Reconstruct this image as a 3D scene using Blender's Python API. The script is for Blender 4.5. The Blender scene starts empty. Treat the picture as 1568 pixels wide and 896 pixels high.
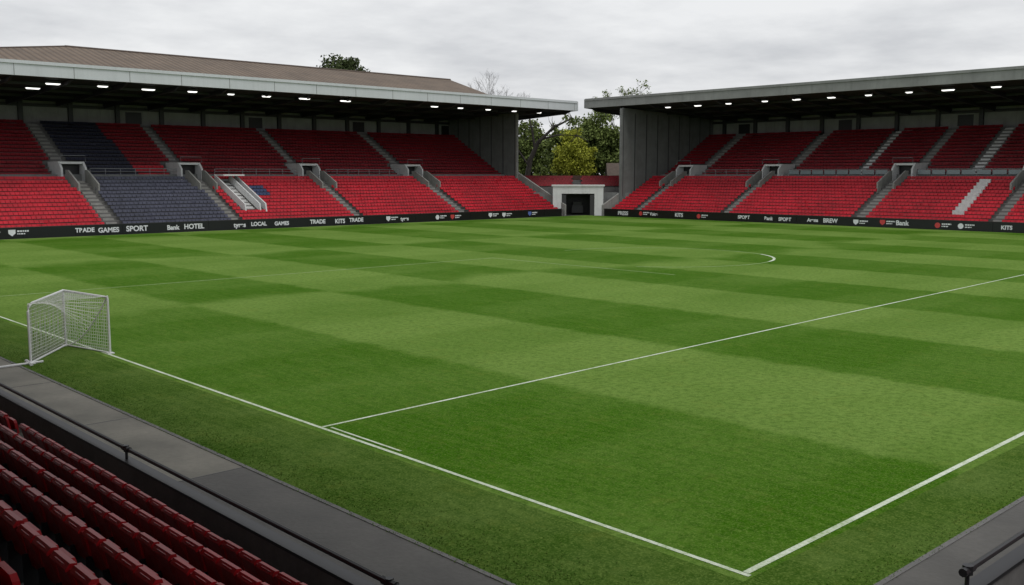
import bpy, math, random
import numpy as np
from mathutils import Vector
random.seed(5); np.random.seed(5)
scene = bpy.context.scene
R = math.radians

# ------------------------------------------------------------------ materials
def new_mat(name):
    m = bpy.data.materials.new(name); m.use_nodes = True
    nt = m.node_tree; b = nt.nodes['Principled BSDF']
    return m, nt, b
def math_n(nt, op, a, b=None, clamp=False):
    n = nt.nodes.new('ShaderNodeMath'); n.operation = op; n.use_clamp = clamp
    for i, v in enumerate((a, b)):
        if v is None: continue
        if isinstance(v, (int, float)): n.inputs[i].default_value = v
        else: nt.links.new(v, n.inputs[i])
    return n.outputs[0]
def mixc(nt, f, a, b, blend='MIX'):
    n = nt.nodes.new('ShaderNodeMix'); n.data_type = 'RGBA'; n.blend_type = blend
    for i, v in ((0, f), (6, a), (7, b)):
        if isinstance(v, (int, float)): n.inputs[i].default_value = v
        elif isinstance(v, tuple): n.inputs[i].default_value = (*v, 1)
        else: nt.links.new(v, n.inputs[i])
    return n.outputs[2]
def noise(nt, vec, scale, detail=4, rough=.55):
    n = nt.nodes.new('ShaderNodeTexNoise'); n.inputs['Scale'].default_value = scale
    n.inputs['Detail'].default_value = detail; n.inputs['Roughness'].default_value = rough
    nt.links.new(vec, n.inputs['Vector']); return n.outputs['Fac']
def remap(nt, v, a, b, c=0, d=1):
    n = nt.nodes.new('ShaderNodeMapRange')
    nt.links.new(v, n.inputs[0])
    for i, x in enumerate((a, b, c, d)): n.inputs[i+1].default_value = x
    return n.outputs[0]
def pos(nt): return nt.nodes.new('ShaderNodeNewGeometry').outputs['Position']
def mapped(nt, vec, scale):
    n = nt.nodes.new('ShaderNodeMapping'); n.inputs['Scale'].default_value = scale
    nt.links.new(vec, n.inputs['Vector']); return n.outputs[0]
def bump(nt, b, h, strength, dist=.02):
    n = nt.nodes.new('ShaderNodeBump'); n.inputs['Strength'].default_value = strength
    n.inputs['Distance'].default_value = dist
    nt.links.new(h, n.inputs['Height']); nt.links.new(n.outputs[0], b.inputs['Normal'])

def mat_noise(name, c1, c2, scale=1.5, rough=.8, fine=12, streak=False, bmp=.2, sk=.55):
    m, nt, b = new_mat(name)
    p = pos(nt)
    f1 = noise(nt, p, scale, 6, .6)
    f1 = remap(nt, f1, .3, .7)
    c = mixc(nt, f1, c1, c2)
    f2 = noise(nt, p, fine, 4)
    c = mixc(nt, remap(nt, f2, .3, .7, .0, .35), c, tuple(x*.55 for x in c1))
    if streak:
        f3 = noise(nt, mapped(nt, p, (1.3, 1.3, .08)), 1.5, 5, .7)
        c = mixc(nt, remap(nt, f3, .5, .75, 0, sk), c, tuple(x*.45 for x in c1))
    nt.links.new(c, b.inputs['Base Color'])
    b.inputs['Roughness'].default_value = rough
    if bmp: bump(nt, b, f2, bmp)
    return m

def mat_seat(name, c, rough=.55, dirtc=(.22,.12,.12), spec=.3):
    m, nt, b = new_mat(name)
    p = pos(nt)
    sn = nt.nodes.new('ShaderNodeVectorMath'); sn.operation = 'SNAP'
    nt.links.new(p, sn.inputs[0]); sn.inputs[1].default_value = (.5, .5, .37)
    wn = nt.nodes.new('ShaderNodeTexWhiteNoise'); nt.links.new(sn.outputs[0], wn.inputs[0])
    big = noise(nt, p, .12, 3)
    k = math_n(nt, 'MULTIPLY', remap(nt, wn.outputs[0], 0, 1, .78, 1.1), remap(nt, big, .3, .7, .75, 1.15))
    comb = nt.nodes.new('ShaderNodeCombineXYZ')
    for i in range(3): nt.links.new(math_n(nt, 'MULTIPLY', k, c[i]), comb.inputs[i])
    dirt = remap(nt, noise(nt, p, 3, 5, .7), .55, .8, 0, .3)
    col = mixc(nt, dirt, comb.outputs[0], dirtc)
    nt.links.new(col, b.inputs['Base Color'])
    b.inputs['Roughness'].default_value = rough; b.inputs['Specular IOR Level'].default_value = spec
    return m

def mat_flat(name, c, rough=.5, metal=0):
    m, nt, b = new_mat(name)
    p = pos(nt); f = noise(nt, p, 4, 4)
    col = mixc(nt, remap(nt, f, .3, .7, 0, .4), c, tuple(x*.7 for x in c))
    nt.links.new(col, b.inputs['Base Color'])
    b.inputs['Roughness'].default_value = rough; b.inputs['Metallic'].default_value = metal
    return m

M = {}
M['conc'] = mat_noise('concrete_light', (.32,.32,.30), (.23,.23,.215), 1.2, streak=True)
M['panel'] = mat_noise('concrete_panel', (.21,.22,.215), (.15,.155,.15), .8, streak=True)
M['terr'] = mat_noise('terrace_concrete', (.17,.165,.16), (.11,.11,.105), 1.5)
M['stair'] = mat_noise('stair_concrete', (.33,.32,.30), (.22,.22,.21), 2)
M['wstair'] = mat_noise('stair_white_paint', (.75,.75,.74), (.5,.5,.5), 3)
M['wall'] = mat_noise('back_wall_panel', (.38,.38,.37), (.26,.26,.25), .6, streak=True)
M['white'] = mat_noise('white_paint', (.74,.75,.75), (.64,.65,.65), .8, rough=.6, streak=True, bmp=0, sk=.35)
M['fasc'] = mat_noise('roof_fascia_white', (.68,.71,.74), (.60,.63,.65), .25, rough=.5, streak=True, bmp=0, sk=.2)
M['fasg'] = mat_noise('roof_fascia_grey', (.30,.31,.30), (.20,.205,.20), .35, rough=.6, streak=True, bmp=0)
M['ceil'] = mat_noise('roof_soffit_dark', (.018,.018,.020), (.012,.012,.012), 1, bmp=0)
M['steel'] = mat_flat('dark_steel', (.035,.035,.038), .5)
M['black'] = mat_flat('black_paint', (.012,.012,.014), .45)
M['board'] = mat_flat('black_led_panel', (.008,.009,.012), .3)
M['red'] = mat_seat('red_plastic_seat', (.50,.012,.027))
M['redu'] = mat_seat('red_plastic_seat_shaded', (.23,.007,.015), dirtc=(.10,.045,.045))  # darker copy of the red; the upper tier's roof shade put into colour
M['navy'] = mat_seat('navy_plastic_seat', (.062,.066,.098), dirtc=(.12,.12,.13))
M['navyu'] = mat_seat('navy_plastic_seat_shaded', (.020,.022,.042), dirtc=(.05,.05,.06))  # navy darkened for the upper rows, roof shade carried by the colour
M['blue'] = mat_seat('blue_plastic_seat', (.045,.07,.16))
M['nred'] = mat_seat('red_plastic_worn', (.32,.008,.012), .38, dirtc=(.10,.03,.03))
M['path'] = mat_noise('path_concrete', (.25,.235,.195), (.135,.13,.108), .55, fine=7, bmp=.4)
M['pathd'] = mat_noise('path_tarmac', (.12,.115,.105), (.075,.073,.068), .6, fine=9, bmp=.5)
M['ground'] = mat_noise('asphalt', (.06,.06,.058), (.045,.045,.043), .4)
M['brick'] = mat_noise('brick', (.11,.06,.045), (.08,.045,.035), 3)
M['tile'] = mat_noise('roof_tile', (.12,.09,.07), (.08,.06,.05), 2)
M['glass'] = mat_flat('glass_barrier', (.24,.29,.30), .15)
M['adw'] = mat_flat('advert_white', (.8,.82,.85)); M['adb'] = mat_flat('advert_blue', (.12,.18,.5)); M['adr'] = mat_flat('advert_red', (.6,.06,.06))
M['rail'] = mat_flat('galvanised_rail', (.30,.31,.32), .4, .3)
M['net'] = mat_flat('white_net', (.8,.8,.8), .7)
def emis(name, c, s):
    m, nt, b = new_mat(name); b.inputs['Base Color'].default_value = (.8,.8,.8,1)
    b.inputs['Emission Color'].default_value = (*c, 1); b.inputs['Emission Strength'].default_value = s; return m
M['lamp'] = emis('floodlamp_lens', (1,.98,.94), 1.8)

def line_mat(name, c1, c2, lo, hi):
    m, nt, b = new_mat(name); p = pos(nt)
    f = remap(nt, noise(nt, p, 14, 5, .75), lo, hi)
    f2 = remap(nt, noise(nt, p, .6, 4, .65), .38, .68, 0, .6)
    c = mixc(nt, math_n(nt, 'ADD', f, f2, True), c1, c2)
    nt.links.new(c, b.inputs['Base Color']); b.inputs['Roughness'].default_value = .9; return m
M['line'] = line_mat('line_paint', (.68,.73,.63), (.28,.38,.18), .45, .78)
M['dline'] = line_mat('line_paint_worn', (.38,.48,.26), (.14,.24,.06), .35, .7)

m, nt, b = new_mat('brown_corrugated_roof'); p = pos(nt)
sx = nt.nodes.new('ShaderNodeSeparateXYZ'); nt.links.new(p, sx.inputs[0])
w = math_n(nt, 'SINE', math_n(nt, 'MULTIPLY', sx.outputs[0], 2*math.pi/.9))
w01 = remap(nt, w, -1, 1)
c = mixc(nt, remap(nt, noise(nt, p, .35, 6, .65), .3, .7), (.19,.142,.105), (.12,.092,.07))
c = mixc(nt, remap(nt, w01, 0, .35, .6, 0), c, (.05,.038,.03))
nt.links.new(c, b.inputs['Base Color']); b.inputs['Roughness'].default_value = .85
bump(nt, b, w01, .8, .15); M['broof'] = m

def grass_mat(name, striped=True):
    m, nt, b = new_mat(name); p = pos(nt)
    s = nt.nodes.new('ShaderNodeSeparateXYZ'); nt.links.new(p, s.inputs[0])
    if striped:
        wob = math_n(nt, 'MULTIPLY', math_n(nt, 'SUBTRACT', noise(nt, p, .7, 6, .7), .5), 1.5)
        px = math_n(nt, 'ADD', s.outputs[0], wob)
        wob2 = math_n(nt, 'MULTIPLY', math_n(nt, 'SUBTRACT', noise(nt, mapped(nt, p, (1,.6,1)), .09, 4), .5), 12)
        py = math_n(nt, 'ADD', s.outputs[1], wob)
        pyw = math_n(nt, 'ADD', py, wob2)
        sp = math_n(nt, 'SINE', math_n(nt, 'MULTIPLY', math_n(nt, 'SUBTRACT', px, 13.2), math.pi/8.2))
        sq = math_n(nt, 'SINE', math_n(nt, 'MULTIPLY', math_n(nt, 'SUBTRACT', math_n(nt, 'MAXIMUM', pyw, 22.), 18.), math.pi/28))
        sp = remap(nt, sp, -.10, .10, -1, 1); sq = remap(nt, sq, -.12, .12, -1, 1)
        f = math_n(nt, 'MULTIPLY', sp, sq)
        f = remap(nt, f, -1, 1, 1, 0)
        cr = remap(nt, math_n(nt, 'SINE', math_n(nt, 'MULTIPLY', py, math.pi/5.2)), -.2, .2, -.09, .09)
        f = math_n(nt, 'ADD', math_n(nt, 'MULTIPLY', f, .68), cr)
        f = math_n(nt, 'ADD', f, math_n(nt, 'MULTIPLY', math_n(nt, 'SUBTRACT', noise(nt, p, .085, 7, .7), .41), 1.5), True)
        c = mixc(nt, f, (.037,.118,.0016), (.150,.248,.050))
    else:
        c = mixc(nt, remap(nt, noise(nt, p, .4, 6, .65), .35, .65), (.038,.090,.007), (.078,.135,.026))
    cut = noise(nt, mapped(nt, p, (3.2, .3, 1)), 1.4, 5, .7)
    c = mixc(nt, remap(nt, cut, .45, .75, 0, .35), c, (.155,.225,.045))
    c = mixc(nt, remap(nt, cut, .25, .45, .35, 0), c, (.02,.07,.001))
    sp1 = noise(nt, p, 4.5, 5, .8)
    c = mixc(nt, remap(nt, sp1, .36, .56, .5, 0), c, (.014,.054,.001))
    sp2 = noise(nt, p, 22, 3, .7)
    c = mixc(nt, remap(nt, sp2, .48, .72, 0, .5), c, (.21,.30,.07))
    yel = noise(nt, p, .9, 5, .75)
    c = mixc(nt, remap(nt, yel, .56, .78, 0, .35), c, (.17,.20,.035))
    nt.links.new(c, b.inputs['Base Color']); b.inputs['Roughness'].default_value = 1
    b.inputs['Specular IOR Level'].default_value = .03
    bump(nt, b, math_n(nt, 'ADD', sp1, sp2), .4, .03)
    return m
M['grass'] = grass_mat('mown_grass'); M['verge'] = grass_mat('rough_grass', False)

def leaf_mat(name, c1, c2):
    m, nt, b = new_mat(name)
    g = nt.nodes.new('ShaderNodeNewGeometry')
    f = noise(nt, g.outputs['Position'], .45, 4)
    f = math_n(nt, 'ADD', math_n(nt, 'MULTIPLY', g.outputs['Random Per Island'], .5), math_n(nt, 'MULTIPLY', remap(nt, f, .3, .7), .5))
    nt.links.new(mixc(nt, f, c1, c2), b.inputs['Base Color'])
    b.inputs['Roughness'].default_value = .7; b.inputs['Specular IOR Level'].default_value = .2
    return m
M['leafy'] = leaf_mat('leaves_yellow_green', (.18,.21,.02), (.46,.48,.06))
M['leafg'] = leaf_mat('leaves_green', (.065,.10,.022), (.20,.25,.07))
M['leafd'] = leaf_mat('leaves_dark', (.035,.055,.02), (.09,.12,.04))
M['bark'] = mat_noise('bark', (.05,.042,.035), (.03,.026,.022), 4)
M['twig'] = mat_noise('grey_twigs', (.24,.235,.225), (.18,.175,.17), 4, bmp=0)

# ------------------------------------------------------------------ mesh builder
def empty(name, loc=(0,0,0)):
    e = bpy.data.objects.new(name, None); scene.collection.objects.link(e); e.location = loc
    e.empty_display_size = .5
    return e
class MB:
    def __init__(s, fn=None): s.v=[]; s.f=[]; s.m=[]; s.mats=[]; s.fn = fn or (lambda a,b,c:(a,b,c))
    def mi(s, k):
        if k not in s.mats: s.mats.append(k)
        return s.mats.index(k)
    def poly(s, pts, k):
        n = len(s.v); s.v += [s.fn(*p) for p in pts]; s.f.append(tuple(range(n, n+len(pts)))); s.m.append(s.mi(k))
    def box(s, a0,a1,b0,b1,c0,c1,k):
        s.prism([(b0,c0),(b1,c0),(b1,c1),(b0,c1)], a0, a1, k)
    def prism(s, prof, a0, a1, k):
        n=len(s.v); L=len(prof); i=s.mi(k)
        s.v += [s.fn(a0,t,z) for t,z in prof] + [s.fn(a1,t,z) for t,z in prof]
        s.f.append(tuple(range(n,n+L))); s.f.append(tuple(range(n+2*L-1,n+L-1,-1)))
        for j in range(L): s.f.append((n+j, n+(j+1)%L, n+L+(j+1)%L, n+L+j))
        s.m += [i]*(L+2)
    def prism_t(s, prof, t0, t1, k):
        n=len(s.v); L=len(prof); i=s.mi(k)
        s.v += [s.fn(a,t0,z) for a,z in prof] + [s.fn(a,t1,z) for a,z in prof]
        s.f.append(tuple(range(n,n+L))); s.f.append(tuple(range(n+2*L-1,n+L-1,-1)))
        for j in range(L): s.f.append((n+j, n+(j+1)%L, n+L+(j+1)%L, n+L+j))
        s.m += [i]*(L+2)
    def tube(s, pts, radii, k, sides=6):
        i=s.mi(k); n0=len(s.v)
        P=[Vector(s.fn(*p)) for p in pts]
        for j,p in enumerate(P):
            d=(P[min(j+1,len(P)-1)]-P[max(j-1,0)]).normalized()
            a=d.orthogonal().normalized(); b=d.cross(a)
            r=radii[j] if isinstance(radii,(list,tuple)) else radii
            for q in range(sides):
                t=2*math.pi*q/sides; s.v.append(tuple(p+a*math.cos(t)*r+b*math.sin(t)*r))
        for j in range(len(P)-1):
            for q in range(sides):
                s.f.append((n0+j*sides+q, n0+j*sides+(q+1)%sides, n0+(j+1)*sides+(q+1)%sides, n0+(j+1)*sides+q)); s.m.append(i)
        s.f.append(tuple(n0+q for q in range(sides))); s.m.append(i)
        e=n0+(len(P)-1)*sides; s.f.append(tuple(e+q for q in range(sides))); s.m.append(i)
    def obj(s, name, parent=None, fixn=False):
        me=bpy.data.meshes.new(name); me.from_pydata(s.v,[],s.f)
        for k in s.mats: me.materials.append(M[k])
        me.polygons.foreach_set('material_index', s.m)
        if fixn:
            import bmesh
            bm=bmesh.new(); bm.from_mesh(me); bmesh.ops.recalc_face_normals(bm, faces=bm.faces); bm.to_mesh(me); bm.free()
        me.update()
        o=bpy.data.objects.new(name, me); scene.collection.objects.link(o)
        if parent: o.parent=parent
        return o

# ------------------------------------------------------------------ grandstands
ROWS_L = [(1.3+.83*i, .60+.41*i) for i in range(13)]
ROWS_U = [(14.6+.86*i, 5.95+.475*i) for i in range(15)]
def far_seat(mb, s, t, z, k, h=.74):
    w=.235
    h+=random.uniform(-.015,.015)
    mb.prism([(t+.50,z+.36),(t+.54,z+.36),(t+.62,z+h),(t+.58,z+h)], s-w, s+w, k)
    if random.random()<.96: mb.prism([(t+.34,z+.40),(t+.40,z+.38),(t+.50,z+.64),(t+.45,z+.66)], s-w+.02, s+w-.02, k)
    else: mb.prism([(t+.12,z+.38),(t+.50,z+.34),(t+.50,z+.39),(t+.12,z+.43)], s-w+.02, s+w-.02, k)

def grandstand(fn, s0, s1, aisL, aisU, portals, seatcol, white, roof_t, roof_s, fascia, ends, rails, zr=(16.9,18.5), extra_skip=None):
    root = empty('grandstand')
    c = MB(fn)
    c.box(s0,s1,.9,1.2,0,1.05,'terr')
    for t,z in ROWS_L: c.box(s0,s1,t,t+.83-.003,z-.41 if z>.7 else 0,z,'terr')
    c.box(s0,s1,12.1,14.3,4.5,5.6,'terr')
    c.box(s0,s1,14.3,14.58,5.605,6.5,'panel')
    for t,z in ROWS_U: c.box(s0,s1,t,t+.857,z-.475,z,'terr')
    c.box(s0,s1,27.6,29.2,12.0,12.65,'terr')
    c.obj('terracing', root)
    st = MB(fn)
    for a in aisL:
        k = 'wstair' if a in white else 'stair'
        for t,z in ROWS_L:
            st.box(a-.6,a+.6,t+.002,t+.83,z,z+.03,k); st.box(a-.6,a+.6,t+.42,t+.83,z+.03,z+.22,k)
    for a in aisU:
        k = 'wstair' if a in white else 'stair'
        for t,z in ROWS_U:
            if any(abs(a-p)<1.9 for p in portals) and t<17.4: continue
            st.box(a-.6,a+.6,t+.002,t+.85,z,z+.03,k); st.box(a-.6,a+.6,t+.43,t+.85,z+.03,z+.25,k)
    st.obj('stairs', root)
    se = MB(fn)
    for lvl,rows,ais in ((0,ROWS_L,aisL),(1,ROWS_U,aisU)):
        for ri,(t,z) in enumerate(rows):
            s = s0+.5
            while s < s1-.4:
                if not any(abs(s-a)<.85 for a in ais) and not (lvl==1 and t<17.4 and any(abs(s-p)<1.9 for p in portals)) \
                   and not (lvl==0 and ri>9 and any(abs(s-p)<1.5 for p in portals)) and not (extra_skip and extra_skip(lvl,ri,s)):
                    far_seat(se, s, t, z, seatcol(lvl,ri,s))
                s += .5
    se.obj('seats', root)
    po = MB(fn)
    for a in portals:
        for sg in (-1,1):
            x0,x1 = sorted((a+sg*1.25, a+sg*1.5))
            po.prism([(13.2,5.61),(17.6,5.61),(17.6,8.0),(14.0,8.0),(13.2,7.2)], x0,x1,'white')
            x0,x1 = sorted((a+sg*1.0, a+sg*1.2))
            po.prism([(8.6,4.0),(12.6,5.6),(12.6,7.0),(11.9,7.0),(8.6,5.4)], x0,x1,'conc')
        po.box(a-1.25,a+1.25,13.9,17.6,7.72,7.99,'white')
        po.box(a-1.24,a+1.24,15.0,15.1,5.61,7.7,'black')  # black panel: darkness of the opening put into its colour
        po.tube([(a-1.4,13.3,8.0),(a-1.4,13.3,8.7),(a+1.4,13.3,8.7),(a+1.4,13.3,8.0)],.03,'rail',5)
    po.obj('vomitory_portals', root)
    ra = MB(fn)
    for a0,a1,gl in rails:
        n = max(1,int((a1-a0)/1.8))
        for i in range(n+1):
            x=a0+(a1-a0)*i/n; ra.tube([(x,14.2,5.61),(x,14.2,7.2)],.035,'rail',5)
        ra.tube([(a0,14.2,7.2),(a1,14.2,7.2)],.04,'rail',5); ra.tube([(a0,14.2,6.85),(a1,14.2,6.85)],.03,'rail',5)
        if gl: 
            for i in range(n): ra.box(a0+(a1-a0)*(i+.06)/n, a0+(a1-a0)*(i+.94)/n, 14.05,14.07,6.5,7.1,'glass')
    ra.obj('railings', root)
    bw = MB(fn)
    bw.box(s0,s1,29.2,29.5,0,16.2,'wall')
    x=s0+2; j=0
    while x<s1-1:
        bw.box(x-.28,x+.28,28.75,29.197,12.6,16.1,'steel')
        if j%3==1: bw.box(x+1.2,x+3.4,29.1,29.197,13.4,15.0,'black')
        x+=6.2; j+=1
    bw.box(s0,s1,28.9,29.097,15.2,15.6,'steel')
    bw.obj('back_wall', root)
    for (e, t0, t1, side, pk, cap) in ends:
        ew = MB(fn)
        a0,a1 = sorted((e, e+side*.35))
        ew.prism([(t0,0),(29.5,0),(29.5,16.1),(t0,17.0)], a0,a1,pk)
        ew.box(a0-.05,a1+.05,t0-.35,t0-.003,0,16.9,cap)
        b0,b1 = sorted((e-side*.06, e-side*.003))
        t=t0
        while t<29:
            ew.prism([(t,3),(t+.12,3),(t+.12,16.2),(t,16.2)], b0,b1,'steel'); t+=2.9
        a0,a1 = sorted((e+side*.4, e+side*.75))
        ew.prism([(.9,0),(max(t0+.2,12.5),0),(max(t0+.2,12.5),6.9),(12.0,6.9),(.9,1.7)], a0,a1,'conc')
        ew.obj('end_wall', root)
    rf = MB(fn); ra0,ra1 = roof_s; zb,zt = zr
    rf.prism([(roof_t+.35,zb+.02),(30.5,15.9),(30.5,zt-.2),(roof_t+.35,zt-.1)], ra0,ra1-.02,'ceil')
    rf.prism([(roof_t,zb),(roof_t+.34,zb),(roof_t+.34,zt),(roof_t,zt)], ra0,ra1,fascia)
    rf.prism([(roof_t-.12,zt-.28),(roof_t-.003,zt-.28),(roof_t-.003,zt+.06),(roof_t-.12,zt+.06)], ra0,ra1,fascia)
    e0,e1 = ra1, ra1+.3
    rf.prism([(roof_t,zb),(30.5,15.9),(30.5,zt),(roof_t,zt)], e0+.003,e1,fascia)
    rf.prism([(roof_t+.36,zt-.09),(30.5,zt-.19),(30.5,zt),(roof_t+.36,zt)], ra0,ra1,'fasg')
    x=ra0+3
    while x<ra1:
        rf.prism([(roof_t+.6,zb-.03),(30,15.9-.03),(29,15.3),(roof_t+2,zb-.5)], x-.12,x+.12,'steel')
        rf.prism([(roof_t-.02,zb),(roof_t-.003,zb),(roof_t-.003,zt-.3),(roof_t-.02,zt-.3)], x-.03,x+.03,'fasg'); x+=6.1
    for tt in (10,16,22):
        zz = zb+(15.9-zb)*(tt-roof_t)/(30.5-roof_t)
        rf.box(ra0,ra1-.1,tt,tt+.2,zz-.32,zz-.02,'steel')
    rf.obj('roof', root)
    la = MB(fn); x=ra0+4.5
    while x<ra1-2:
        for tt,pr in ((roof_t+2.2+random.uniform(-.2,.3),.92),(roof_t+7.5,.22)):
            if random.random()<pr:
                zz = zb+(15.9-zb)*(tt-roof_t)/(30.5-roof_t)-.12; xx=x+random.uniform(-.7,.7); w=random.choice((.4,.55,.75))
                la.prism_t([(xx-w-.08,zz),(xx+w+.08,zz),(xx+w+.02,zz-.22),(xx-w-.02,zz-.22)], tt,tt+.5,'steel')
                la.prism_t([(xx-w,zz-.223),(xx+w,zz-.223),(xx+w-.12,zz-.35),(xx-w+.12,zz-.35)], tt+.02,tt+.45,'lamp')
        x+=5.4
    la.obj('roof_lamps', root)
    return root

fnL = lambda s,t,z: (s, 107+t, z)
fnR = lambda s,t,z: (116+t, s, z)

aisA = [26.5,41.8,56.4,74.0,92.3]
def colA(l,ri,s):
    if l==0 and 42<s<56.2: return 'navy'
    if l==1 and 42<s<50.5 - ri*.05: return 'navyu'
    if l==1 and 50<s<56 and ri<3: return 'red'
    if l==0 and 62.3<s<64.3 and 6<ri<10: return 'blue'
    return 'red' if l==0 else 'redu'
def skipA(l,ri,s): return l==0 and 58.4<s<61.6 and 2<ri<12
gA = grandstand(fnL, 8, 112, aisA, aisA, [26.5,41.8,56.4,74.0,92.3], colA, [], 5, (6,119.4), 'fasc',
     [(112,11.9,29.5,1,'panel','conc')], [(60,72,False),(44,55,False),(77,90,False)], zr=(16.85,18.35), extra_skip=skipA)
br = MB()
z0=18.55; E=[(20,116.5,z0),(105.6,116.5,z0),(111.5,143,z0),(20,143,z0)]; RG=[(44.9,130,22.4),(107.4,130,22.3)]
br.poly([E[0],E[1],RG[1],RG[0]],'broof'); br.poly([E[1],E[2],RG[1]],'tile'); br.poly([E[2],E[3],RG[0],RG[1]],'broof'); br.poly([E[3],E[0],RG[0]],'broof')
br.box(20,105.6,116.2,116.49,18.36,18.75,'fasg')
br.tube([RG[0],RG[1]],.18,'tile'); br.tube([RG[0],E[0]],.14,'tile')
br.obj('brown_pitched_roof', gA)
ws = MB(fnL)
for i in range(3,12):
    t,z = ROWS_L[i]; ws.box(58.8,60.4,t,t+.83,z,z+.12,'wstair'); ws.box(58.8,60.4,t+.4,t+.83,z+.12,z+.28,'wstair')
for x in (58.6,60.6,61.4):
    ws.prism([(3.4,1.9),(3.6,2.9),(11.4,6.5),(11.4,5.6)], x-.09,x+.09,'white')
ws.box(58.6,61.5,9.0,11.3,6.3,6.5,'white')
ws.obj('access_stair', gA)

aR_L=[97.6,81.5,61.2,44.4,28]; aR_U=[96.2,80.3,68.4,60.5,52.8,44.4,36,28]
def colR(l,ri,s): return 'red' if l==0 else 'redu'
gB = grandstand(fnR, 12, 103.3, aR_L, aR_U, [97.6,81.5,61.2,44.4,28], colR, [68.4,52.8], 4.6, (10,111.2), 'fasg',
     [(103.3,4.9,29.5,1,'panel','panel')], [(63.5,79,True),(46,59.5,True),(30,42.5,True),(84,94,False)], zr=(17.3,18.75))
ws = MB(fnR)
for i in range(2,12):
    t,z = ROWS_L[i]; ws.box(48.6,49.9,t,t+.3,z+.1,z+.8,'wstair')
ws.obj('white_seat_strip', gB)

# ------------------------------------------------------------------ perimeter boards
def boards(fn, s0, s1, rot, sgn, rng):
    root = empty('advertising_board')
    b = MB(fn); x=s0
    while x<s1-.1:
        e=min(x+5.0,s1); b.box(x+.015,e-.015,0,.16,.05,1.17,'board'); b.box(x,e,.17,.3,0,1.0,'steel')
        b.box(x+.015,e-.015,-.03,-.003,1.10,1.17,'steel'); x=e
    words=['Arena','SPORT','RADIO','TRADE','LOCAL','Bank','GAMES','PRESS','Voice','CITY','KITS','MOTOR','HOTEL','tyres','BREW','Foods']
    s=s0+5; run=0; last=''
    while s<s1-2.5:
        k=rng.choice(['adw']*13+['adb','adr']); style=rng.random(); zc=rng.choice((.52,.56,.6))
        if style<.62:
            wd=rng.choice([x_ for x_ in words if x_!=last]); last=wd
            cu=bpy.data.curves.new('advert_text','FONT'); cu.body=wd; cu.size=rng.uniform(.62,.84); cu.align_x='CENTER'; cu.align_y='CENTER'
            cu.extrude=0.004; cu.offset=.024; cu.materials.append(M[k])
            o=bpy.data.objects.new('advert_text',cu); scene.collection.objects.link(o)
            o.location=fn(s,-.02,zc); o.rotation_euler=rot; o.parent=root
            s+=rng.choice([2.5,3.1])
        else:
            q0=s; kk=rng.choice(['adw','adw','adr','adb'])
            if rng.random()<.5: pr=[(q0-.34,zc+.32),(q0+.34,zc+.32),(q0+.34,zc-.05),(q0,zc-.34),(q0-.34,zc-.05)]
            else: pr=[(q0+.33*math.cos(a_*math.pi/6),zc+.33*math.sin(a_*math.pi/6)) for a_ in range(12)]
            b.prism_t(pr,-.02,-.004,kk)
            for w_,za,zb_ in ((1.6,.08,.24),(1.25,-.17,-.05)):
                y0=.5
                while y0<w_:
                    y1=min(w_,y0+rng.uniform(.1,.3)); x0,x1=sorted((q0+sgn*y0,q0+sgn*y1)); b.box(x0,x1,-.02,-.004,zc+za,zc+zb_,'adw'); y0=y1+.06
            s+=2.7
        run+=1
        if run>=rng.choice([1,2,3]): s+=rng.choice([.8,1.6,2.6,4.5]); run=0
    b.obj('panels', root)
    return root
boards(fnL, 12, 110.8, (R(90),0,0), 1, random.Random(4))
boards(fnR, 14, 102.8, (R(90),0,R(-90)), -1, random.Random(9))

# ------------------------------------------------------------------ corner: tunnel + terrace
q=.7071
fnC = lambda s,t,z: (114.3+q*s+q*t, 106.8-q*s+q*t, z)
tn = MB(fnC)
tn.box(-4.0,-2.6,0,2.2,0,4.6,'white'); tn.box(2.6,4.0,0,2.2,0,4.6,'white'); tn.box(-2.6,2.6,0.02,2.2,3.45,4.6,'white')
tn.box(-4.2,4.2,-.15,2.4,4.603,4.85,'white')
tn.box(-2.6,2.6,6.0,6.2,0,3.4,'black'); tn.box(-2.75,-2.6,2.2,6.2,0,3.6,'terr'); tn.box(2.6,2.75,2.2,6.2,0,3.6,'terr'); tn.box(-2.75,2.75,2.2,6.2,3.5,3.7,'terr')  # black end panel carries the dark of the tunnel in its colour
tn.box(-.9,.9,3.2,5.4,0.3,1.5,'steel'); tn.box(-.7,.7,3.4,5.2,1.5,2.1,'black')
tn.box(-2.59,-1.9,.1,.16,0,3.3,'steel'); tn.box(1.9,2.59,.1,.16,0,3.3,'steel')
tn.obj('tunnel_entrance')
ct = empty('corner_terrace'); c=MB(fnC)
c.box(-8.5,-4.25,2.6,3.0,0,3.6,'panel'); c.box(4.25,8.5,2.6,3.0,0,3.6,'panel'); c.box(-9,9,6.3,6.6,3.0,4.4,'terr')
cs=MB(fnC)
for i in range(5):
    t=6.7+.83*i; z=4.2+.33*i
    c.box(-9-t*.3,9+t*.3,t,t+.827,0 if i==0 else z-.4,z,'terr')
    s=-8.8-t*.3
    while s<8.8+t*.3:
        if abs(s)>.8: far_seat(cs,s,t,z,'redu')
        s+=.5
c.box(-11,11,11.2,11.5,0,6.3,'brick')
c.obj('terracing',ct); cs.obj('seats',ct)

hb = empty('brick_house'); hp=(140.5,118.5)
fnH=lambda s,t,z:(hp[0]+q*s+q*t, hp[1]-q*s+q*t, z)
h=MB(fnH); h.box(-3.6,3.6,0,6,0,6.2,'brick'); h.prism([(-.5,6.1),(6.5,6.1),(3,8.6)],-4,4,'tile')
for x in (-2,0,2): h.box(x-.5,x+.5,-.06,-.003,4.0,5.4,'white'); h.box(x-.42,x+.42,-.1,-.063,4.1,5.3,'black')
h.box(2,2.7,2.7,3.4,7.8,9.4,'brick'); h.obj('house_shell',hb)

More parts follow.
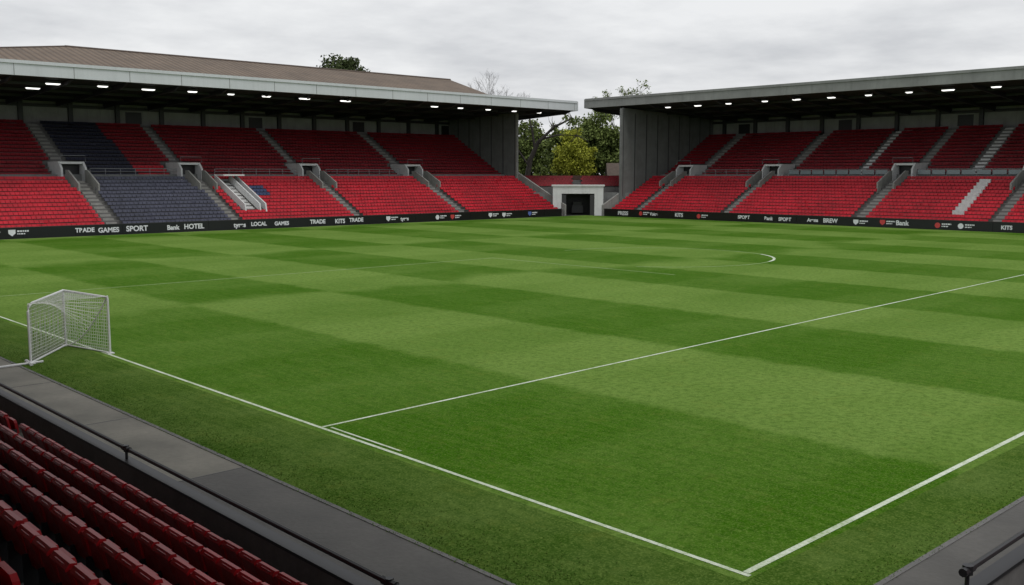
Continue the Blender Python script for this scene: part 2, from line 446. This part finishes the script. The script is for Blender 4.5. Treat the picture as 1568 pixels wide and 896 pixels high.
# ------------------------------------------------------------------ pitch
def sheet(name, rects, z, k):
    m=MB()
    for x0,x1,y0,y1 in rects: m.poly([(x0,y0,z),(x1,y0,z),(x1,y1,z),(x0,y1,z)],k)
    return m.obj(name)
sheet('ground',[(-2500,2500,-2500,2500)],0,'ground')
sheet('concrete_path',[(3,10.2,19.6,104)],.006,'path')
sheet('tarmac_path',[(3,10.2,-12,19.6),(10.2,118,1.5,6.9)],.006,'pathd')
sheet('grass_verge',[(10.2,13.0,6.9,106.4),(13.0,115.6,6.9,8.45)],.014,'verge')
sheet('pitch',[(13.0,115.6,8.45,106.4)],.014,'grass')
mk=MB()
def stroke(pts,w,k,z=.02):
    for i in range(len(pts)-1):
        a=Vector(pts[i]);b=Vector(pts[i+1]); d=(b-a).normalized(); n=Vector((-d.y,d.x))*w/2
        mk.poly([(*(a-n),z),(*(b-n),z),(*(b+n),z),(*(a+n),z)],k)
stroke([(13.25,8.5),(13.25,103)],.10,'line')
stroke([(13.32,21.4),(40,22.5),(112,25.2)],.10,'line')
stroke([(13.32,8.62),(112,9.9)],.12,'line')
stroke([(13.45,18.2),(13.45,21.2)],.07,'line',.024)
stroke([(13.32,56.7),(50.9,56.7)],.14,'dline'); stroke([(51,56.78),(51,39)],.14,'dline')
C=[(61.5+9.15*math.cos(a),49+9.15*math.sin(a)) for a in [R(x) for x in range(-150,100,6)]]
stroke(C,.15,'dline')
C2=[(61.5+9.15*math.cos(a),49+9.15*math.sin(a)) for a in [R(x) for x in range(-75,-28,5)]]
stroke(C2,.2,'line',.024)
mk.obj('pitch_markings')
pj=MB()
y=19.6
while y<100: pj.box(7.3,10.15,y,y+.03,.006,.0095,'black'); y+=6.2
pj.box(10.14,10.24,-12,104,.0,.02,'terr'); pj.box(10.3,118,6.86,6.96,.0,.02,'terr')
pj.obj('path_edging')

gt=MB(); 
def tuft(x,y,hh):
    a=random.uniform(0,6.28); dx=math.cos(a)*.012; dy=math.sin(a)*.012; lx=random.uniform(-.04,.04); ly=random.uniform(-.04,.04)
    gt.poly([(x-dx,y-dy,.012),(x+dx,y+dy,.012),(x+lx,y+ly,.012+hh)],'verge')
for i in range(16000):
    y=6.9+44*random.random()**1.6; x=10.12+abs(random.gauss(0,.8)); 
    if x<13: tuft(x,y,random.uniform(.01,.035))
for i in range(5000):
    x=10.3+30*random.random()**1.5; y=6.86+abs(random.gauss(0,.4)); tuft(x,y,random.uniform(.01,.03))
gt.obj('grass_tufts')

# ------------------------------------------------------------------ goal
gl=empty('football_goal'); g=MB()
A=(10.6,35.6);B=(13.35,35.7);Cc=(12.75,38.5); H=2.08; r=.042
def P3(p,z): return (p[0],p[1],z)
def lerp(p,q_,f): return (p[0]+(q_[0]-p[0])*f,p[1]+(q_[1]-p[1])*f)
g.tube([P3(A,.03),P3(A,H-.25),P3(lerp(A,Cc,.04),H-.08),P3(lerp(A,Cc,.12),H),P3(Cc,H+.06)],r,'white',8)
g.tube([P3(B,.03),P3(B,H-.04)],r,'white',8); g.tube([P3(Cc,.03),P3(Cc,H+.06)],r,'white',8)
g.tube([P3(B,H),P3(Cc,H+.06)],r,'white',8)
g.tube([P3(A,.05),P3(Cc,.05)],r*.8,'white',6); g.tube([P3(B,.05),P3(Cc,.05)],r*.8,'white',6)
g.tube([(8.7,35.4,.05),(11.0,35.6,.05)],r,'white',6)
g.tube([(10.5,35.2,.05),(10.6,36.1,.05)],.06,'white',6)
for p in (A,B,Cc): g.box(p[0]-.12,p[0]+.12,p[1]-.12,p[1]+.12,.015,.05,'white')
g.obj('frame',gl)
n=MB()
def panel(p,q_,top=H):
    L=math.dist(p,q_); nx=int(L/.12); nz=int(top/.12)
    for i in range(nx+1):
        a=lerp(p,q_,i/nx); sag=.03*math.sin(i*1.7)
        n.tube([P3(a,.05),(a[0]+sag,a[1]+sag,top*.5),P3(a,top)],.010,'net',3)
    for j in range(nz+1):
        z=.05+(top-.05)*j/nz; m_=lerp(p,q_,.5); n.tube([P3(p,z),(m_[0],m_[1],z-.04*math.sin(math.pi*j/nz)),P3(q_,z)],.010,'net',3)
panel(A,Cc); panel(Cc,B)
for i in range(12):
    f=i/11; n.tube([P3(lerp(A,Cc,f),H+.03),P3(lerp(B,Cc,f),H+.03)],.008,'net',3)
pts=[]
for i in range(15):
    f=i/14; a=lerp(B,Cc,f); pts.append(P3(a,H*(1-f)**1.7+.05))
n.tube(pts,.024,'net',5)
for i in range(15):
    n.tube([pts[i],P3(lerp(A,Cc,i/14),H)],.007,'net',3)
n.obj('net',gl)

# ------------------------------------------------------------------ near stands
def near_seat_proto():
    v=[];f=[]
    def shell(outline, front, back):
        n0=len(v);L=len(outline)
        for w_,z in outline: v.append((w_,front(w_,z),z))
        for w_,z in outline: v.append((w_,back(w_,z),z))
        f.append(tuple(range(n0,n0+L))); f.append(tuple(range(n0+2*L-1,n0+L-1,-1)))
        for j in range(L): f.append((n0+j,n0+(j+1)%L,n0+L+(j+1)%L,n0+L+j))
    W=.235
    o=[(-W,.38),(W,.38),(W+.005,.72),(W-.005,.78),(W-.03,.815),(.1,.83),(-.1,.83),(-W+.03,.815),(-W+.005,.78),(-W-.005,.72)]
    lean=lambda z:-(z-.4)*.22
    shell(o, lambda w_,z: lean(z)-.05*(1-(w_/W)**2)*.5, lambda w_,z: lean(z)-.045-.05*(1-(w_/W)**2)*.5)
    n0=len(v)
    for w_ in (-W+.02,W-.02):
        for d,z in ((-.17,.775),(-.175,.80),(-.13,.85),(-.07,.84),(-.06,.80)): v.append((w_,d,z))
    for j in range(5): f.append((n0+j,n0+(j+1)%5,n0+5+(j+1)%5,n0+5+j))
    f.append(tuple(range(n0,n0+5))); f.append(tuple(range(n0+5,n0+10)))
    o2=[(-W+.02,.38),(W-.02,.38),(W-.02,.62),(W-.06,.68),(-W+.06,.68),(-W+.02,.62)]
    shell(o2, lambda w_,z:.14-(z-.4)*.15, lambda w_,z:.08-(z-.4)*.15)
    return v,f
pv,pf=near_seat_proto()
def near_stand(fn, s0,s1, nrows, roof, name='grandstand', depth0=0.75, zf=.45):
    root=empty(name); mb=MB(fn); te=MB(fn)
    i=mb.mi('nred')
    for r_ in range(nrows):
        t=depth0+.8*r_; z=zf+.4*r_
        te.box(s0,s1,t,t+.797,-.0 if r_==0 else z-.5,z,'terr')
        te.tube([(s0,t+.36,z+.36),(s1,t+.36,z+.36)],.022,'black',5)
        s=s0+.3
        while s<s1-.3:
            if abs((s-1)%14-7)>.62:
                n0=len(mb.v); dz=random.uniform(-.012,.012); dt=random.uniform(-.012,.012)
                mb.v += [fn(s+a, t+.38-b_+dt, z+c_+dz) for a,b_,c_ in pv]
                mb.f += [tuple(n0+x for x in ff) for ff in pf]; mb.m += [i]*len(pf)
                te.box(s-.25,s-.235,t+.3,t+.5,z,z+.5,'black')
            s+=.5
    mb.obj('seats',root,True); te.obj('terracing',root)
    if roof:
        rf=MB(fn); rf.prism([(-1.0,11.6),(16,9.6),(16,10.6),(-1.0,12.6)],s0,s1,'ceil'); rf.box(s0,s1,11.4,11.7,0,9.9,'wall'); rf.obj('roof',root)  # roof out of view, presumed; added to shade the near seats and path
    return root
fnN=lambda s,t,z:(7.0-t, s, z)
near_stand(fnN,-3,62,12,True,depth0=.35,zf=.5)
fnS=lambda s,t,z:(s,4.9-t,z)
near_stand(fnS,13.5,90,8,False,depth0=.9)

def railing(fn,s0,s1,step,top,wall,caps):
    m=MB(fn)
    m.box(s0,s1,-.09,.09,0,wall,'terr'); m.box(s0,s1,-.12,.12,wall+.003,wall+.06,'black')
    m.tube([(s0,0,top),(s1,0,top)],.045,'black',8)
    s=s0
    while s<=s1:
        m.tube([(s,0,wall),(s,0,top)],.03,'black',6); m.tube([(s,0,top-.06),(s,0,top+.07)],.075 if caps else .06,'black',8)
        m.tube([(s-.16,0,top),(s+.16,0,top)],.062,'black',8); s+=step
    m.obj('safety_railing')
railing(lambda s,t,z:(7.75-t,s,z),1.5,62,9.3,.80,.52,False)
railing(lambda s,t,z:(s,5.15-t,z),13.4,90,3.4,1.1,.75,True)

# ------------------------------------------------------------------ trees
def leaves(mb_name, parent, centers, radii, per, size, k):
    V=[];F=[]
    for c_,r_ in zip(centers,radii):
        n_=int(per*r_*r_)+4
        d=np.random.normal(size=(n_,3)); d/=np.linalg.norm(d,axis=1)[:,None]
        rad=r_*np.random.uniform(.3,1.12,size=(n_,1))
        P=np.array(c_)+d*rad*np.array([1,1,.8])
        for p in P:
            a=np.random.normal(size=3); a/=np.linalg.norm(a); b=np.cross(a,np.random.normal(size=3)); b/=np.linalg.norm(b)+1e-9
            s_=size*random.uniform(.6,1.3); n0=len(V)
            V += [tuple(p-a*s_*.5),tuple(p+b*s_*.35),tuple(p+a*s_*.5),tuple(p-b*s_*.35)]; F.append((n0,n0+1,n0+2,n0+3))
    me=bpy.data.meshes.new(mb_name); me.from_pydata(V,[],F); me.materials.append(M[k])
    o=bpy.data.objects.new(mb_name,me); scene.collection.objects.link(o); o.parent=parent
def tree(name,x,y,h,cr,cb,k,nclump=30,per=34,size=.42,tr=.35,bark='bark'):
    root=empty(name); t=MB()
    top=h*.8; trunk=[(x+random.uniform(-.2,.2)*f,y,top*f) for f in (0,.2,.4,.6,.8,1)]
    t.tube(trunk,[tr,tr*.9,tr*.75,tr*.6,tr*.4,tr*.15],bark,7)
    cs=[];rs=[]
    cz=(h+cb)/2; rz=(h-cb)/2
    for i in range(nclump):
        while True:
            d=np.random.uniform(-1,1,3)
            if .2<np.linalg.norm(d)<1: break
        rr=random.uniform(.16,.34)*min(cr,rz)
        p=(x+d[0]*(cr-rr),y+d[1]*(cr-rr),cz+d[2]*(rz-rr)); cs.append(p); rs.append(rr)
        b0=trunk[random.choice((2,3,4))]
        if b0[2]<p[2]+1:
            mid=tuple((b0[j]*.45+p[j]*.55)+random.uniform(-.3,.3) for j in range(3))
            t.tube([b0,mid,p],[tr*.35,tr*.2,tr*.06],bark,5)
    t.obj('trunk_and_limbs',root); leaves('foliage',root,cs,rs,per,size,k)
    return root
def bare(name,x,y,h,spread,k,depth=6,base=.3,leafk=None):
    root=empty(name); segs=[]; tips=[]
    def br_(p,d,L,r_,dep):
        q_=p+d*L*.5+Vector((random.uniform(-1,1),random.uniform(-1,1),0))*L*.06; e=p+d*L
        segs.append((p,q_,e,r_,dep))
        if dep==0: tips.append(e); return
        for i in range(3 if dep>1 else 4):
            nd=(d+Vector((random.uniform(-1,1),random.uniform(-1,1),random.uniform(-.25,.5)))*spread).normalized()
            br_(e if i else q_+(e-q_)*.5,nd,L*random.uniform(.6,.78),r_*.62,dep-1)
    br_(Vector((0,0,0)),Vector((0,0,1)),1.0,base,depth)
    k_=h/max(e.z for e in tips); t=MB()
    O=Vector((x,y,0))
    for p,q_,e,r_,dep in segs:
        t.tube([tuple(O+p*k_),tuple(O+q_*k_),tuple(O+e*k_)],[r_,r_*.85,r_*.7],k,5 if dep>3 else 3)
    t.obj('trunk_and_twigs',root)
    tp=[tuple(O+e*k_) for e in tips]
    if leafk: leaves('foliage',root,tp[::3],[.6]*len(tp[::3]),16,.35,leafk)
    return root
tree('willow_tree',136.6,128.8,15.8,5.0,3.5,'leafy',75,110,.42)
tree('broadleaf_tree',152.6,136,21,7,4,'leafg',75,60,.6)
tree('broadleaf_tree',143.5,137.5,19.5,4.8,4,'leafg',50,60,.55)
tree('broadleaf_tree',146,150,19,5.8,3,'leafg',65,60,.6)
tree('broadleaf_tree',150,124,18.5,5.5,3,'leafg',60,60,.6)
tree('oak_tree',99,149.7,28.6,6.3,17,'leafd',75,60,.5)
lt=empty('leaning_tree'); t=MB()
t.tube([(125,129.4,0),(124.9,129.6,5),(125.4,129.2,9),(126.4,128.2,12.2),(128.5,126.2,15),(131,124,16.6)],[.62,.55,.47,.38,.25,.12],'bark',8)
t.tube([(126.0,128.6,11.2),(125.7,128.9,14),(125.3,129.4,17.5)],[.3,.22,.08],'bark',6)
t.tube([(126.8,127.9,12.8),(129,125.5,13.6),(131.4,123.2,13.5),(133,121.8,12.4)],[.22,.16,.1,.05],'bark',6)
t.tube([(125.2,129.3,8),(123.8,130.8,11),(123,131.7,14.5)],[.25,.18,.07],'bark',6)
for i in range(40):
    b0=random.choice([(128.5,126.2,15),(131,124,16.6),(131.4,123.2,13.5),(125.5,129.1,15.5),(123.4,131.3,12.8),(126.4,128.2,12.5)])
    e=tuple(b0[j]+random.uniform(-2,2) for j in range(3)); t.tube([b0,tuple((b0[j]+e[j])/2+random.uniform(-.3,.3) for j in range(3)),e],[.07,.05,.02],'bark',4)
t.obj('trunk_and_limbs',lt)
leaves('foliage',lt,[(131,124,15.6),(129,126,15),(133,122,13.5),(123,131.7,14),(125.3,129.4,16),(122,132,12)],[1.5,1.2,1.3,1.3,1.2,1.0],14,.35,'leafg')
bare('bare_tree',140,155,28.4,.62,'twig',7,.26)
bare('bare_tree',156,129,25.3,.70,'twig',6,.26,'leafg')
db=empty('distant_trees'); cs=[];rs=[]
for i in range(120):
    a=random.uniform(-30,30); d=random.uniform(0,10)
    cs.append((168+q*a+d,160-q*a+d,random.uniform(1.5,16))); rs.append(random.uniform(1.8,3.2))
leaves('foliage',db,cs,rs,20,1.0,'leafg')

# ------------------------------------------------------------------ light, sky, camera
w=bpy.data.worlds.new('World'); scene.world=w; w.use_nodes=True; nt=w.node_tree
bg=nt.nodes['Background']
SE=62
sky=nt.nodes.new('ShaderNodeTexSky'); sky.sky_type='NISHITA'; sky.sun_disc=False
sky.sun_elevation=R(SE); sky.sun_rotation=R(200); sky.air_density=1.5; sky.dust_density=3
tc=nt.nodes.new('ShaderNodeTexCoord'); sp=nt.nodes.new('ShaderNodeSeparateXYZ'); nt.links.new(tc.outputs['Generated'],sp.inputs[0])
zz=math_n(nt,'ADD',math_n(nt,'MAXIMUM',sp.outputs[2],0.0),.13)
cx=nt.nodes.new('ShaderNodeCombineXYZ'); nt.links.new(math_n(nt,'DIVIDE',sp.outputs[0],zz),cx.inputs[0]); nt.links.new(math_n(nt,'DIVIDE',sp.outputs[1],zz),cx.inputs[1])
n1=noise(nt,cx.outputs[0],.8,8,.55); n2=noise(nt,cx.outputs[0],2.8,6,.55)
f=math_n(nt,'ADD',math_n(nt,'MULTIPLY',n1,.7),math_n(nt,'MULTIPLY',n2,.3))
cl=mixc(nt,remap(nt,f,.38,.58),(6.2,6.35,6.65),(8.7,8.8,8.95))
col=mixc(nt,.95,sky.outputs[0],cl)
nt.links.new(col,bg.inputs['Color']); bg.inputs['Strength'].default_value=.1
sd=bpy.data.lights.new('sun','SUN'); sd.energy=1.15; sd.angle=R(25); sd.color=(1,.97,.92)
so=bpy.data.objects.new('sun',sd); scene.collection.objects.link(so)
so.rotation_euler=(R(90-SE),0,R(-20))
cam=bpy.data.cameras.new('camera'); co=bpy.data.objects.new('camera',cam); scene.collection.objects.link(co)
co.location=(0,0,6.5); co.rotation_euler=(R(90-6.88),0,R(-43.1)); cam.lens=34.44; cam.sensor_width=36; cam.clip_end=6000; cam.clip_start=.1
scene.camera=co
scene.view_settings.view_transform='Standard'; scene.view_settings.look='None'; scene.view_settings.exposure=0
